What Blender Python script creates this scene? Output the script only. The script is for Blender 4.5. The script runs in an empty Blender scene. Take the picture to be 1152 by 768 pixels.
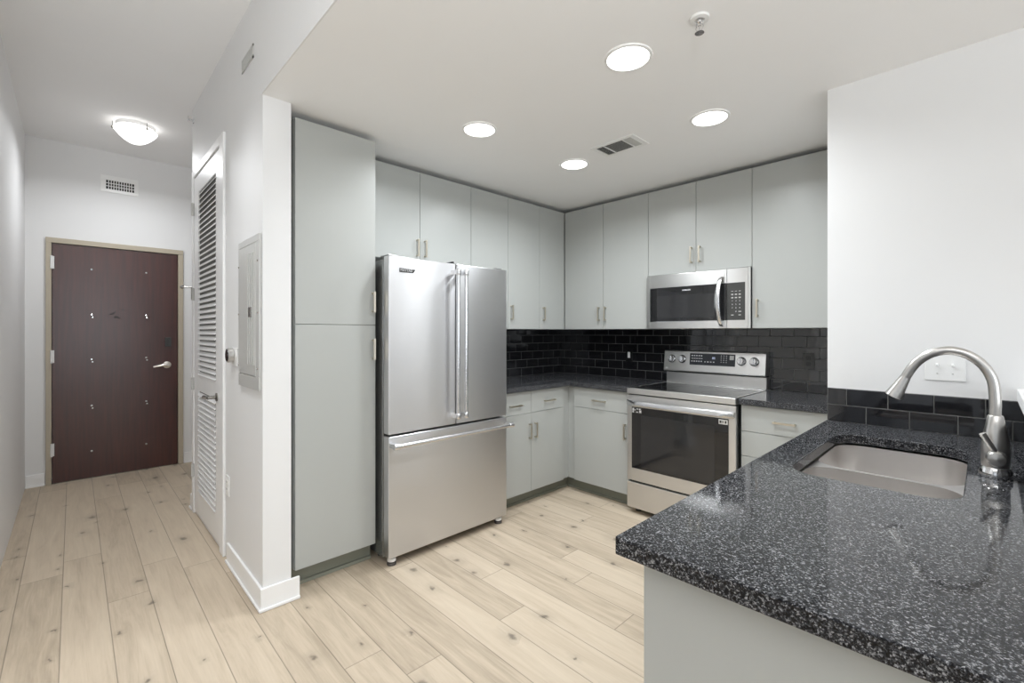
import bpy, bmesh, math, random
from mathutils import Vector, Matrix
random.seed(7)
SC = bpy.context.scene
COL = SC.collection

# ---------------------------------------------------------------- camera, world, light, exposure
YAW = 46.105
F_PX, CX, CY = 513.09, 575.83, 373.8
cam_d = bpy.data.cameras.new('camera')
cam = bpy.data.objects.new('camera', cam_d)
COL.objects.link(cam)
cam.location = (3.045, -3.617, 1.324)
cam.rotation_euler = (math.radians(90), 0, math.radians(YAW))
cam_d.sensor_width = 36.0
cam_d.lens = F_PX / 1152 * 36.0
cam_d.shift_x = (576 - CX) / 1152
cam_d.shift_y = (CY - 384) / 1152
cam_d.clip_start = 0.02
SC.camera = cam

SC.view_settings.view_transform = 'Standard'
SC.view_settings.look = 'None'
SC.view_settings.gamma = 1
SC.view_settings.use_curve_mapping = False
SC.view_settings.exposure = 0.0
SC.cycles.max_bounces = 24
SC.cycles.diffuse_bounces = 16
SC.cycles.glossy_bounces = 8

w = bpy.data.worlds.new('world')
SC.world = w
w.use_nodes = True
w.node_tree.nodes['Background'].inputs[0].default_value = (0.86, 0.93, 1.0, 1)
w.node_tree.nodes['Background'].inputs[1].default_value = 0.35


def area(name, loc, rot, sx, sy, power, col=(1, 1, 1), shape='RECTANGLE', spread=180):
    d = bpy.data.lights.new(name, 'AREA')
    d.shape = shape
    d.size = sx
    if shape == 'RECTANGLE':
        d.size_y = sy
    d.energy = power
    d.color = col
    d.spread = math.radians(spread)
    o = bpy.data.objects.new(name, d)
    o.location = loc
    o.rotation_euler = rot
    COL.objects.link(o)
    return o


R90 = math.radians(90)
P_END = 104
P_SIDE = 15
P_LIV = 6
LIVING_FILLS = [(4.3, -5.2), (2.2, -5.6)]
P_FOY = 6.0
FOYER_FILL = (0.45, -3.50)
P_UP = 74
UP_FILL = (3.55, -4.05, 1.75)
# daylight through the living room windows (window_1 in the +x wall, window_fill in the -y wall, added for fill)
area('window_daylight', (7.12, -4.3, 1.6), (0, R90, 0), 2.3, 4.6, P_END, (0.91, 0.96, 1.0))
area('side_window_fill', (4.2, -7.62, 1.55), (R90, 0, 0), 4.4, 2.3, P_SIDE, (0.91, 0.96, 1.0))  # fill light added at the second window

CAN_SPOTS = [(2.02, -1.965), (2.033, -1.191), (1.083, -1.98), (1.122, -1.183)]
CAN_POWER = 11.0
DOME_POWER = 11.5

# ---------------------------------------------------------------- helpers
W = {}


class B:
    """collects shapes into one bmesh"""

    def __init__(s):
        s.bm = bmesh.new()

    def box(s, x0, x1, y0, y1, z0, z1, rot=None, piv=None):
        vs = [Vector((x, y, z)) for x in (x0, x1) for y in (y0, y1) for z in (z0, z1)]
        if rot is not None:
            p = Vector(piv) if piv else Vector(((x0 + x1) / 2, (y0 + y1) / 2, (z0 + z1) / 2))
            vs = [p + rot @ (v - p) for v in vs]
        v = [s.bm.verts.new(c) for c in vs]
        for f in ((0, 1, 3, 2), (4, 6, 7, 5), (0, 4, 5, 1), (2, 3, 7, 6), (0, 2, 6, 4), (1, 5, 7, 3)):
            s.bm.faces.new([v[i] for i in f])
        return s

    def prism(s, pts, axis, a, b):
        def mk(p, t):
            return {'x': (t, p[0], p[1]), 'y': (p[0], t, p[1]), 'z': (p[0], p[1], t)}[axis]
        A = [s.bm.verts.new(mk(p, a)) for p in pts]
        Bv = [s.bm.verts.new(mk(p, b)) for p in pts]
        n = len(pts)
        s.bm.faces.new(A)
        s.bm.faces.new(Bv[::-1])
        for i in range(n):
            s.bm.faces.new((A[i], A[(i + 1) % n], Bv[(i + 1) % n], Bv[i]))
        return s

    def tube(s, pts, rad, seg=20, caps=True):
        pts = [Vector(p) for p in pts]
        n = len(pts)
        rads = rad if isinstance(rad, (list, tuple)) else [rad] * n
        tang = []
        for i in range(n):
            t = (pts[min(i + 1, n - 1)] - pts[max(i - 1, 0)])
            tang.append(t.normalized())
        t0 = tang[0]
        ref = Vector((0, 0, 1)) if abs(t0.z) < 0.9 else Vector((1, 0, 0))
        u = t0.cross(ref).normalized()
        rings = []
        for i in range(n):
            t = tang[i]
            u = (u - t * u.dot(t)).normalized()
            v = t.cross(u)
            rings.append([s.bm.verts.new(pts[i] + (u * math.cos(a) + v * math.sin(a)) * rads[i])
                          for a in [2 * math.pi * k / seg for k in range(seg)]])
        for i in range(n - 1):
            for k in range(seg):
                s.bm.faces.new((rings[i][k], rings[i][(k + 1) % seg], rings[i + 1][(k + 1) % seg], rings[i + 1][k]))
        if caps:
            s.bm.faces.new(rings[0][::-1])
            s.bm.faces.new(rings[-1])
        return s

    def lathe(s, prof, c, axis='z', seg=32, caps=True):
        """prof = [(radius, height along axis)]"""
        if isinstance(axis, str):
            axis = {'x': (1, 0, 0), 'y': (0, 1, 0), 'z': (0, 0, 1)}[axis]
        ax = Vector(axis).normalized()
        ref = Vector((0, 0, 1)) if abs(ax.z) < 0.9 else Vector((1, 0, 0))
        u = ax.cross(ref).normalized()
        v = ax.cross(u)
        c = Vector(c)
        rings = []
        for r, h in prof:
            r = max(r, 1e-5)
            rings.append([s.bm.verts.new(c + ax * h + (u * math.cos(a) + v * math.sin(a)) * r)
                          for a in [2 * math.pi * k / seg for k in range(seg)]])
        for i in range(len(prof) - 1):
            for k in range(seg):
                s.bm.faces.new((rings[i][k], rings[i][(k + 1) % seg], rings[i + 1][(k + 1) % seg], rings[i + 1][k]))
        if caps:
            s.bm.faces.new(rings[0][::-1])
            s.bm.faces.new(rings[-1])
        return s


def rrect(x0, x1, y0, y1, r, n=8):
    pts = []
    for cx, cy, a0 in ((x1 - r, y1 - r, 0), (x0 + r, y1 - r, 90), (x0 + r, y0 + r, 180), (x1 - r, y0 + r, 270)):
        for k in range(n + 1):
            a = math.radians(a0 + 90 * k / n)
            pts.append((cx + r * math.cos(a), cy + r * math.sin(a)))
    return pts


def obj(name, b, mat, parent=None, bevel=0.0, smooth=False, seg=2, label=None, cat=None, group=None, kind=None, angle=35):
    bm = b.bm if isinstance(b, B) else b
    bmesh.ops.recalc_face_normals(bm, faces=bm.faces)
    xs = [v.co for v in bm.verts]
    lo = Vector((min(v.x for v in xs), min(v.y for v in xs), min(v.z for v in xs)))
    hi = Vector((max(v.x for v in xs), max(v.y for v in xs), max(v.z for v in xs)))
    org = Vector(((lo.x + hi.x) / 2, (lo.y + hi.y) / 2, lo.z))
    for v in bm.verts:
        v.co -= org
    me = bpy.data.meshes.new(name)
    bm.to_mesh(me)
    bm.free()
    me.materials.append(mat)
    o = bpy.data.objects.new(name, me)
    COL.objects.link(o)
    o.location = org
    if smooth:
        for p in me.polygons:
            p.use_smooth = True
        me.set_sharp_from_angle(angle=math.radians(angle))
    if bevel:
        m = o.modifiers.new('bevel', 'BEVEL')
        m.width = bevel
        m.segments = seg
        m.limit_method = 'ANGLE'
        m.angle_limit = math.radians(40)
    W[o.name] = org
    if parent is not None:
        o.parent = parent
        o.location = org - W[parent.name]
    tag(o, label, cat, group, kind)
    return o


def tag(o, label=None, cat=None, group=None, kind=None):
    if label:
        o['label'] = label
    if cat:
        o['category'] = cat
    if group:
        o['group'] = group
    if kind:
        o['kind'] = kind
    return o


def thing(name, loc, label, cat, group=None):
    o = bpy.data.objects.new(name, None)
    o.empty_display_size = 0.1
    COL.objects.link(o)
    o.location = loc
    W[o.name] = Vector(loc)
    return tag(o, label, cat, group)


def struct(name, b, mat, bevel=0.0, **k):
    return obj(name, b, mat, bevel=bevel, kind='structure', **k)


def text(name, body, size, mat, parent, origin, xdir, zdir, depth=0.0006, align='CENTER', bold=0.0):
    """raised lettering on a face: xdir = reading direction, zdir = up direction"""
    c = bpy.data.curves.new(name, 'FONT')
    c.body = body
    c.size = size
    c.align_x = align
    c.align_y = 'CENTER'
    c.extrude = depth
    c.offset = bold
    t = bpy.data.objects.new('t', c)
    COL.objects.link(t)
    dg = bpy.context.evaluated_depsgraph_get()
    me = bpy.data.meshes.new_from_object(t.evaluated_get(dg))
    bpy.data.objects.remove(t)
    X = Vector(xdir)
    Z = Vector(zdir)
    N = X.cross(Z)
    M = Matrix((X, Z, N)).transposed()
    bm = bmesh.new()
    bm.from_mesh(me)
    bpy.data.meshes.remove(me)
    o3 = Vector(origin)
    for v in bm.verts:
        v.co = o3 + M @ v.co
    return obj(name, bm, mat, parent)


# ---------------------------------------------------------------- materials
def s2l(c):
    return tuple(((v / 255) / 12.92 if v / 255 <= 0.04045 else ((v / 255 + 0.055) / 1.055) ** 2.4) for v in c)


def mat(name, rgb, rough=0.5, metal=0.0, spec=0.5, coat=0.0, noise=0.0, nscale=30, bump=0.0, emis=None, estr=0.0,
        aniso=0.0, coatr=0.05, stretch=(1, 1, 1), rvar=0.0):
    m = bpy.data.materials.new(name)
    m.use_nodes = True
    nt = m.node_tree
    p = nt.nodes['Principled BSDF']
    p.inputs['Base Color'].default_value = (*rgb, 1)
    p.inputs['Roughness'].default_value = rough
    p.inputs['Metallic'].default_value = metal
    p.inputs['Specular IOR Level'].default_value = spec
    p.inputs['Coat Weight'].default_value = coat
    p.inputs['Coat Roughness'].default_value = coatr
    if emis:
        p.inputs['Emission Color'].default_value = (*emis, 1)
        p.inputs['Emission Strength'].default_value = estr
    if aniso:
        p.inputs['Anisotropic'].default_value = aniso
        p.inputs['Anisotropic Rotation'].default_value = 0.25
        t = nt.nodes.new('ShaderNodeTangent')
        t.direction_type = 'RADIAL'
        t.axis = 'Z'
        nt.links.new(t.outputs[0], p.inputs['Tangent'])
    if noise or bump or rvar:
        g = nt.nodes.new('ShaderNodeNewGeometry')
        mp = nt.nodes.new('ShaderNodeMapping')
        mp.inputs['Scale'].default_value = stretch
        nt.links.new(g.outputs['Position'], mp.inputs['Vector'])
        n = nt.nodes.new('ShaderNodeTexNoise')
        n.inputs['Scale'].default_value = nscale
        n.inputs['Detail'].default_value = 4
        nt.links.new(mp.outputs[0], n.inputs['Vector'])
        if noise:
            r = nt.nodes.new('ShaderNodeMapRange')
            r.inputs['To Min'].default_value = 1 - noise
            r.inputs['To Max'].default_value = 1 + noise
            nt.links.new(n.outputs['Fac'], r.inputs['Value'])
            mx = nt.nodes.new('ShaderNodeVectorMath')
            mx.operation = 'SCALE'
            mx.inputs[0].default_value = rgb
            nt.links.new(r.outputs[0], mx.inputs['Scale'])
            nt.links.new(mx.outputs[0], p.inputs['Base Color'])
        if rvar:
            r2 = nt.nodes.new('ShaderNodeMapRange')
            r2.inputs['To Min'].default_value = rough - rvar
            r2.inputs['To Max'].default_value = rough + rvar
            nt.links.new(n.outputs['Fac'], r2.inputs['Value'])
            nt.links.new(r2.outputs[0], p.inputs['Roughness'])
        if bump:
            b = nt.nodes.new('ShaderNodeBump')
            b.inputs['Strength'].default_value = bump
            b.inputs['Distance'].default_value = 0.001
            nt.links.new(n.outputs['Fac'], b.inputs['Height'])
            nt.links.new(b.outputs[0], p.inputs['Normal'])
    return m


WALLP = mat('white_wall_paint', (0.76, 0.76, 0.76), 0.55, noise=0.012, nscale=3, bump=0.03)
CEILP = mat('ceiling_paint', (0.88, 0.88, 0.88), 0.9, noise=0.01, nscale=4)
TRIMP = mat('white_trim_paint', (0.84, 0.84, 0.84), 0.35, noise=0.01, nscale=6)
CAB = mat('sage_grey_cabinet_paint', s2l((173, 175, 172)), 0.34, spec=0.45, noise=0.015, nscale=5)
CABIN = mat('cabinet_carcass', s2l((150, 154, 148)), 0.5, noise=0.02, nscale=8)
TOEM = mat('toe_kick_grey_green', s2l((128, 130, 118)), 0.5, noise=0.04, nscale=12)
PULL = mat('champagne_nickel', (0.62, 0.57, 0.48), 0.28, 1.0, noise=0.03, nscale=60)
STEEL = mat('brushed_stainless', (0.70, 0.70, 0.71), 0.33, 1.0, noise=0.02, nscale=14, stretch=(1, 1, 30), aniso=0.85)
STEELH = mat('satin_handle_steel', (0.74, 0.74, 0.75), 0.24, 1.0, noise=0.02, nscale=40)
STEELR = mat('range_stainless', (0.70, 0.695, 0.685), 0.3, 1.0, noise=0.02, nscale=16, stretch=(1, 1, 30), aniso=0.7)
SINKM = mat('sink_satin_steel', (0.74, 0.715, 0.695), 0.33, 1.0, noise=0.03, nscale=10, stretch=(3, 3, 0.4))
FAUC = mat('brushed_nickel', (0.60, 0.585, 0.565), 0.29, 1.0, noise=0.02, nscale=50)
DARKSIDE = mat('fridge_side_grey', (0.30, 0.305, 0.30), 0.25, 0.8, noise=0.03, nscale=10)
BLACKG = mat('black_glass', (0.012, 0.012, 0.013), 0.045, spec=0.6, noise=0.02, nscale=10)
GREYG = mat('grey_window_glass', (0.022, 0.022, 0.023), 0.06, spec=0.6, noise=0.03, nscale=300)
BLACKP = mat('black_plastic', (0.02, 0.02, 0.02), 0.4, noise=0.05, nscale=40)
PANELK = mat('control_panel_black', (0.018, 0.021, 0.028), 0.15, noise=0.02, nscale=20)
DGREY = mat('dark_grey_plastic', (0.045, 0.045, 0.043), 0.35, noise=0.04, nscale=40)
WHITEP = mat('white_plastic', (0.82, 0.82, 0.81), 0.3, noise=0.01, nscale=30)
INKW = mat('printed_white', (0.75, 0.76, 0.78), 0.5, noise=0.01, nscale=30)
DISPB = mat('clock_digits', (0.6, 0.65, 0.8), 0.5, emis=(0.5, 0.6, 0.95), estr=0.35, noise=0.01)
CHROME = mat('chrome', (0.78, 0.78, 0.79), 0.08, 1.0, noise=0.01, nscale=30)
TILEM = mat('black_gloss_tile', (0.011, 0.011, 0.013), 0.05, spec=0.85, noise=0.05, nscale=9, bump=0.25)
GROUT = mat('grey_grout', (0.17, 0.17, 0.165), 0.85, noise=0.1, nscale=80)
FRAMEM = mat('taupe_metal_frame', s2l((178, 168, 150)), 0.4, noise=0.02, nscale=8)
PANELM = mat('grey_panel_enamel', (0.60, 0.60, 0.58), 0.3, 0.3, noise=0.02, nscale=10)
GRILL = mat('grey_grille_enamel', (0.52, 0.52, 0.50), 0.45, noise=0.02, nscale=20)
VOID = mat('duct_shade_dark', (0.03, 0.03, 0.028), 0.9, noise=0.1, nscale=20)  # near-black stands in for the shade inside the ducts
LIT = mat('lit_lens', (0.9, 0.9, 0.9), 0.4, emis=(1, 0.985, 0.96), estr=5.0, noise=0.01)
DOMEG = mat('lit_opal_glass', (0.9, 0.9, 0.9), 0.3, emis=(1, 0.98, 0.96), estr=2.5, noise=0.01)
RUBBER = mat('rubber_foot', (0.09, 0.08, 0.075), 0.7, noise=0.1, nscale=50)
BRASSD = mat('dark_nickel', (0.30, 0.29, 0.27), 0.25, 1.0, noise=0.03, nscale=60)
PANEM = mat('window_glass', (0.9, 0.95, 0.95), 0.0, noise=0.01)
PANEM.node_tree.nodes['Principled BSDF'].inputs['Transmission Weight'].default_value = 1.0
PANEM.node_tree.nodes['Principled BSDF'].inputs['IOR'].default_value = 1.05


def granite():
    m = bpy.data.materials.new('dark_speckled_granite')
    m.use_nodes = True
    nt = m.node_tree
    L = nt.links.new
    p = nt.nodes['Principled BSDF']
    g = nt.nodes.new('ShaderNodeNewGeometry')
    v = nt.nodes.new('ShaderNodeTexVoronoi')
    v.inputs['Scale'].default_value = 400
    L(g.outputs['Position'], v.inputs['Vector'])
    n = nt.nodes.new('ShaderNodeTexNoise')
    n.inputs['Scale'].default_value = 240
    n.inputs['Detail'].default_value = 4
    n.inputs['Roughness'].default_value = 0.7
    L(g.outputs['Position'], n.inputs['Vector'])
    sep = nt.nodes.new('ShaderNodeSeparateColor')
    L(v.outputs['Color'], sep.inputs[0])
    a = nt.nodes.new('ShaderNodeMath')
    a.operation = 'MULTIPLY_ADD'
    a.inputs[1].default_value = 0.45
    L(sep.outputs[0], a.inputs[0])
    b = nt.nodes.new('ShaderNodeMath')
    b.operation = 'MULTIPLY_ADD'
    b.inputs[1].default_value = 1.3
    b.inputs[2].default_value = -0.375
    L(n.outputs['Fac'], b.inputs[0])
    L(b.outputs[0], a.inputs[2])
    r = nt.nodes.new('ShaderNodeValToRGB')
    e = r.color_ramp.elements
    e[0].position = 0.28
    e[0].color = (0.003, 0.0035, 0.005, 1)
    e[1].position = 0.80
    e[1].color = (0.29, 0.29, 0.30, 1)
    k = e.new(0.45)
    k.color = (0.012, 0.0125, 0.015, 1)
    k = e.new(0.62)
    k.color = (0.056, 0.058, 0.064, 1)
    L(a.outputs[0], r.inputs[0])
    L(r.outputs[0], p.inputs['Base Color'])
    p.inputs['Roughness'].default_value = 0.07
    p.inputs['Specular IOR Level'].default_value = 0.26
    return m


GRAN = granite()


def plank_floor():
    m = bpy.data.materials.new('pale_oak_planks')
    m.use_nodes = True
    nt = m.node_tree
    L = nt.links.new
    p = nt.nodes['Principled BSDF']

    def M(op, a=None, b=None, c=None):
        n = nt.nodes.new('ShaderNodeMath')
        n.operation = op
        for i, v in enumerate((a, b, c)):
            if v is None:
                continue
            if isinstance(v, (int, float)):
                n.inputs[i].default_value = v
            else:
                L(v, n.inputs[i])
        return n.outputs[0]
    g = nt.nodes.new('ShaderNodeNewGeometry')
    sp = nt.nodes.new('ShaderNodeSeparateXYZ')
    L(g.outputs['Position'], sp.inputs[0])
    X, Y = sp.outputs[0], sp.outputs[1]
    v = M('DIVIDE', M('ADD', Y, 3.818), 0.1616)
    row = M('FLOOR', v)
    fv = M('FRACT', v)
    wn = nt.nodes.new('ShaderNodeTexWhiteNoise')
    wn.noise_dimensions = '1D'
    L(row, wn.inputs['W'])
    u = M('ADD', M('DIVIDE', X, 1.9), M('MULTIPLY', wn.outputs['Value'], 9.0))
    col = M('FLOOR', u)
    fu = M('FRACT', u)
    cmb = nt.nodes.new('ShaderNodeCombineXYZ')
    L(row, cmb.inputs[0])
    L(col, cmb.inputs[1])
    wn2 = nt.nodes.new('ShaderNodeTexWhiteNoise')
    wn2.noise_dimensions = '2D'
    L(cmb.outputs[0], wn2.inputs['Vector'])
    idv = wn2.outputs['Value']
    # seams
    ev = M('MULTIPLY', M('MINIMUM', fv, M('SUBTRACT', 1.0, fv)), 0.1616)
    eu = M('MULTIPLY', M('MINIMUM', fu, M('SUBTRACT', 1.0, fu)), 1.9)
    ed = M('MINIMUM', ev, eu)
    seam = nt.nodes.new('ShaderNodeMapRange')
    seam.inputs['From Min'].default_value = 0.0006
    seam.inputs['From Max'].default_value = 0.0026
    L(ed, seam.inputs['Value'])
    # grain coordinates: stretched along x, shifted per plank
    c2 = nt.nodes.new('ShaderNodeCombineXYZ')
    L(M('ADD', M('MULTIPLY', X, 1.6), M('MULTIPLY', idv, 31.0)), c2.inputs[0])
    L(M('ADD', M('MULTIPLY', Y, 16.0), M('MULTIPLY', idv, 57.0)), c2.inputs[1])
    n1 = nt.nodes.new('ShaderNodeTexNoise')
    n1.inputs['Scale'].default_value = 1.3
    n1.inputs['Detail'].default_value = 6
    n1.inputs['Roughness'].default_value = 0.62
    n1.inputs['Distortion'].default_value = 0.8
    L(c2.outputs[0], n1.inputs['Vector'])
    # fine grain
    c3 = nt.nodes.new('ShaderNodeCombineXYZ')
    L(M('MULTIPLY', X, 6.0), c3.inputs[0])
    L(M('ADD', M('MULTIPLY', Y, 130.0), M('MULTIPLY', idv, 13.0)), c3.inputs[1])
    n2 = nt.nodes.new('ShaderNodeTexNoise')
    n2.inputs['Scale'].default_value = 1.0
    n2.inputs['Detail'].default_value = 3
    L(c3.outputs[0], n2.inputs['Vector'])
    # knots and dark mineral marks
    c4 = nt.nodes.new('ShaderNodeCombineXYZ')
    L(M('MULTIPLY', X, 3.0), c4.inputs[0])
    L(M('MULTIPLY', Y, 4.6), c4.inputs[1])
    nw = nt.nodes.new('ShaderNodeTexNoise')
    nw.inputs['Scale'].default_value = 22
    nw.inputs['Detail'].default_value = 3
    L(g.outputs['Position'], nw.inputs['Vector'])
    va = nt.nodes.new('ShaderNodeVectorMath')
    va.operation = 'MULTIPLY_ADD'
    L(nw.outputs['Color'], va.inputs[0])
    va.inputs[1].default_value = (0.22, 0.22, 0)
    L(c4.outputs[0], va.inputs[2])
    vo = nt.nodes.new('ShaderNodeTexVoronoi')
    vo.voronoi_dimensions = '2D'
    vo.inputs['Scale'].default_value = 1.0
    L(va.outputs[0], vo.inputs['Vector'])
    sc = nt.nodes.new('ShaderNodeSeparateColor')
    L(vo.outputs['Color'], sc.inputs[0])
    kr = M('MULTIPLY', M('GREATER_THAN', sc.outputs[0], 0.25), M('MULTIPLY_ADD', M('POWER', sc.outputs[1], 2.0), 0.10, 0.035))
    knot = nt.nodes.new('ShaderNodeMapRange')
    knot.interpolation_type = 'SMOOTHSTEP'
    L(M('DIVIDE', vo.outputs['Distance'], M('ADD', kr, 0.0001)), knot.inputs['Value'])
    knot.inputs['From Min'].default_value = 0.15
    knot.inputs['From Max'].default_value = 1.0
    halo = nt.nodes.new('ShaderNodeMapRange')
    halo.interpolation_type = 'SMOOTHSTEP'
    L(M('DIVIDE', vo.outputs['Distance'], M('ADD', M('MULTIPLY', kr, 3.5), 0.0001)), halo.inputs['Value'])
    # colour
    r = nt.nodes.new('ShaderNodeValToRGB')
    e = r.color_ramp.elements
    e[0].position = 0.30
    e[0].color = (*s2l((160, 146, 127)), 1)
    e[1].position = 0.72
    e[1].color = (*s2l((203, 189, 169)), 1)
    k = e.new(0.5)
    k.color = (*s2l((188, 173, 153)), 1)
    tone = M('ADD', M('MULTIPLY', n1.outputs['Fac'], 0.55), M('MULTIPLY_ADD', idv, 0.16, 0.14))
    tone = M('ADD', tone, M('MULTIPLY_ADD', n2.outputs['Fac'], 0.16, -0.08))
    L(tone, r.inputs[0])
    fac = M('MULTIPLY', seam.outputs[0], 0.0)
    k1 = M('MULTIPLY_ADD', knot.outputs[0], 0.55, 0.45)
    k2 = M('MULTIPLY_ADD', halo.outputs[0], 0.16, 0.84)
    k3 = M('MULTIPLY_ADD', seam.outputs[0], 0.50, 0.50)
    f = M('MULTIPLY', M('MULTIPLY', k1, k2), k3)
    mx = nt.nodes.new('ShaderNodeVectorMath')
    mx.operation = 'SCALE'
    L(r.outputs[0], mx.inputs[0])
    L(f, mx.inputs['Scale'])
    L(mx.outputs[0], p.inputs['Base Color'])
    rr = M('MULTIPLY_ADD', n1.outputs['Fac'], 0.2, 0.38)
    L(rr, p.inputs['Roughness'])
    p.inputs['Specular IOR Level'].default_value = 0.3
    bp = nt.nodes.new('ShaderNodeBump')
    bp.inputs['Strength'].default_value = 0.35
    bp.inputs['Distance'].default_value = 0.002
    L(M('ADD', seam.outputs[0], M('MULTIPLY', n2.outputs['Fac'], 0.15)), bp.inputs['Height'])
    L(bp.outputs[0], p.inputs['Normal'])
    return m


FLOORM = plank_floor()


def mahogany():
    m = bpy.data.materials.new('dark_mahogany_door')
    m.use_nodes = True
    nt = m.node_tree
    L = nt.links.new
    p = nt.nodes['Principled BSDF']
    g = nt.nodes.new('ShaderNodeNewGeometry')
    mp = nt.nodes.new('ShaderNodeMapping')
    mp.inputs['Scale'].default_value = (1, 30, 1.8)
    L(g.outputs['Position'], mp.inputs['Vector'])
    n = nt.nodes.new('ShaderNodeTexNoise')
    n.inputs['Scale'].default_value = 1.5
    n.inputs['Detail'].default_value = 5
    L(mp.outputs[0], n.inputs['Vector'])
    r = nt.nodes.new('ShaderNodeValToRGB')
    r.color_ramp.elements[0].position = 0.3
    r.color_ramp.elements[0].color = (0.040, 0.008, 0.0055, 1)
    r.color_ramp.elements[1].position = 0.75
    r.color_ramp.elements[1].color = (0.068, 0.014, 0.009, 1)
    L(n.outputs['Fac'], r.inputs[0])
    L(r.outputs[0], p.inputs['Base Color'])
    p.inputs['Roughness'].default_value = 0.33
    p.inputs['Specular IOR Level'].default_value = 0.5
    p.inputs['Coat Weight'].default_value = 0.6
    p.inputs['Coat Roughness'].default_value = 0.25
    return m


MAHOG = mahogany()

# ---------------------------------------------------------------- room shell
HC, KC = 3.002, 2.458            # hall / living ceiling, kitchen ceiling
HW = -2.966                      # hall side face of the stub wall
PX = 0.657                       # end face of the stub wall
HL = -3.911                      # left hall wall
DX = -2.60                       # far hall wall
struct('floor', B().box(-2.75, 7.3, -7.8, 0.15, -0.08, 0.0), FLOORM)
struct('ceiling', B().box(-2.75, 7.3, -7.8, 0.15, HC, HC + 0.1), CEILP)
struct('ceiling_kitchen', B().prism([(-0.1, 0.12), (-0.1, -2.837), (PX, -2.837), (PX, HW), (3.7, HW), (3.7, 0.12)], 'z', KC, HC), CEILP)
struct('wall_soffit', B().box(PX - 0.001, 3.702, HW - 0.006, HW, KC, HC), WALLP)
struct('wall_hall', B().box(-1.118, PX, HW, -2.838, 0, HC), WALLP)
struct('wall_fridge', B().box(-0.12, 0, -2.837, 0.12, 0, KC), WALLP)
struct('wall_range', B().box(0.0005, 2.53, 0, 0.12, 0, KC), WALLP)
struct('wall_right', B().box(2.53, 7.0, -1.067, 0.12, 0, HC), WALLP)
struct('wall_left', B().box(DX, 1.3, HL - 0.12, HL, 0, HC), WALLP)
# far hall wall with the doorway cut out
DY0, DY1, DZ = -3.788, -2.814, 2.150
struct('wall_entry', B().prism([(HL, 0), (DY0, 0), (DY0, DZ), (DY1, DZ), (DY1, 0), (-1.7, 0), (-1.7, HC), (HL, HC)], 'x', DX - 0.12, DX), WALLP)
struct('wall_nook', B().box(DX - 0.12, -1.1, -1.7, -1.6, 0, HC), WALLP)
struct('wall_closet', B().box(-1.118, -1.0, -2.837, -1.701, 0, HC), WALLP)
struct('wall_outer', B().box(DX - 0.25, DX - 0.2, -4.2, -1.7, 0, HC), WALLP)
# living room behind the camera
struct('wall_living_left', B().box(1.18, 1.3, -7.6, HL - 0.121, 0, HC), WALLP)
b = B()
b.box(1.3, 1.5, -7.6, -7.48, 0, HC).box(6.9, 7.1, -7.6, -7.48, 0, HC)
struct('wall_window_side', b, WALLP)
b = B()
b.box(7.0, 7.1, -1.25, -1.067, 0, HC)
struct('wall_window_end', b, WALLP)


def window(name, horizontal, a0, a1, c, n):
    """frame with mullions and panes in a wall opening"""
    t = thing(name, ((c, (a0 + a1) / 2, 0.0) if not horizontal else ((a0 + a1) / 2, c, 0.0)), None, None)
    t['kind'] = 'structure'
    fr, gl = B(), B()

    def bx(q, u0, u1, z0, z1, th):
        if horizontal:
            q.box(u0, u1, c - th / 2, c + th / 2, z0, z1)
        else:
            q.box(c - th / 2, c + th / 2, u0, u1, z0, z1)
    z0, z1 = 0.0, HC
    bx(fr, a0, a1, z0, z0 + 0.06, 0.07)
    bx(fr, a0, a1, z1 - 0.06, z1, 0.07)
    for k in range(n + 1):
        x = a0 + (a1 - a0 - 0.06) * k / n
        bx(fr, x, x + 0.06, z0 + 0.06, z1 - 0.06, 0.07)
    obj('window_frame', fr, BRASSD, t)
    return t


window('window_1', False, -7.48, -1.25, 7.05, 4)
window('window_fill', True, 1.5, 6.9, -7.54, 4)  # unseen window, added for its fill light

# half wall behind the sink with its cap
struct('wall_half', B().box(3.152, 3.30, -2.83, -1.067, 0, 1.066), WALLP)
struct('trim_1', B().box(3.126, 3.335, -2.845, -1.067, 1.068, 1.112), WALLP, bevel=0.002)


def baseboard(name, pts, th=0.012, h=0.108):
    """pts: plan polyline; board lies to the left of the direction of travel"""
    bs, sh = B(), B()
    P = [Vector(p) for p in pts]
    n = len(P)

    def off(d):
        out = []
        for i in range(n):
            ns = []
            if i > 0:
                t = (P[i] - P[i - 1]).normalized()
                ns.append(Vector((-t.y, t.x)))
            if i < n - 1:
                t = (P[i + 1] - P[i]).normalized()
                ns.append(Vector((-t.y, t.x)))
            if len(ns) == 2:
                m = (ns[0] + ns[1]).normalized()
                out.append(P[i] + m * (d / max(m.dot(ns[0]), 0.3)))
            else:
                out.append(P[i] + ns[0] * d)
        return out
    o1 = off(th)
    o2 = off(th + 0.009)
    for i in range(n - 1):
        bs.prism([tuple(P[i]), tuple(P[i + 1]), tuple(o1[i + 1]), tuple(o1[i])], 'z', 0.0, h)
        sh.prism([tuple(o1[i]), tuple(o1[i + 1]), tuple(o2[i + 1]), tuple(o2[i])], 'z', 0.0, 0.016)
    o = struct(name, bs, TRIMP, bevel=0.003)
    obj('shoe_moulding', sh, TRIMP, o, bevel=0.004)
    return o


baseboard('baseboard_hall', [(-0.0, HW), (PX, HW), (PX, -2.800)][::-1])
baseboard('baseboard_nook', [(-1.055, HW), (-1.118, HW), (-1.118, -2.60)])
baseboard('baseboard_entry', [(DX, -1.72), (DX, DY1 + 0.004)])
baseboard('baseboard_entry_left', [(DX, DY0 - 0.004), (DX, HL + 0.001)])

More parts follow.
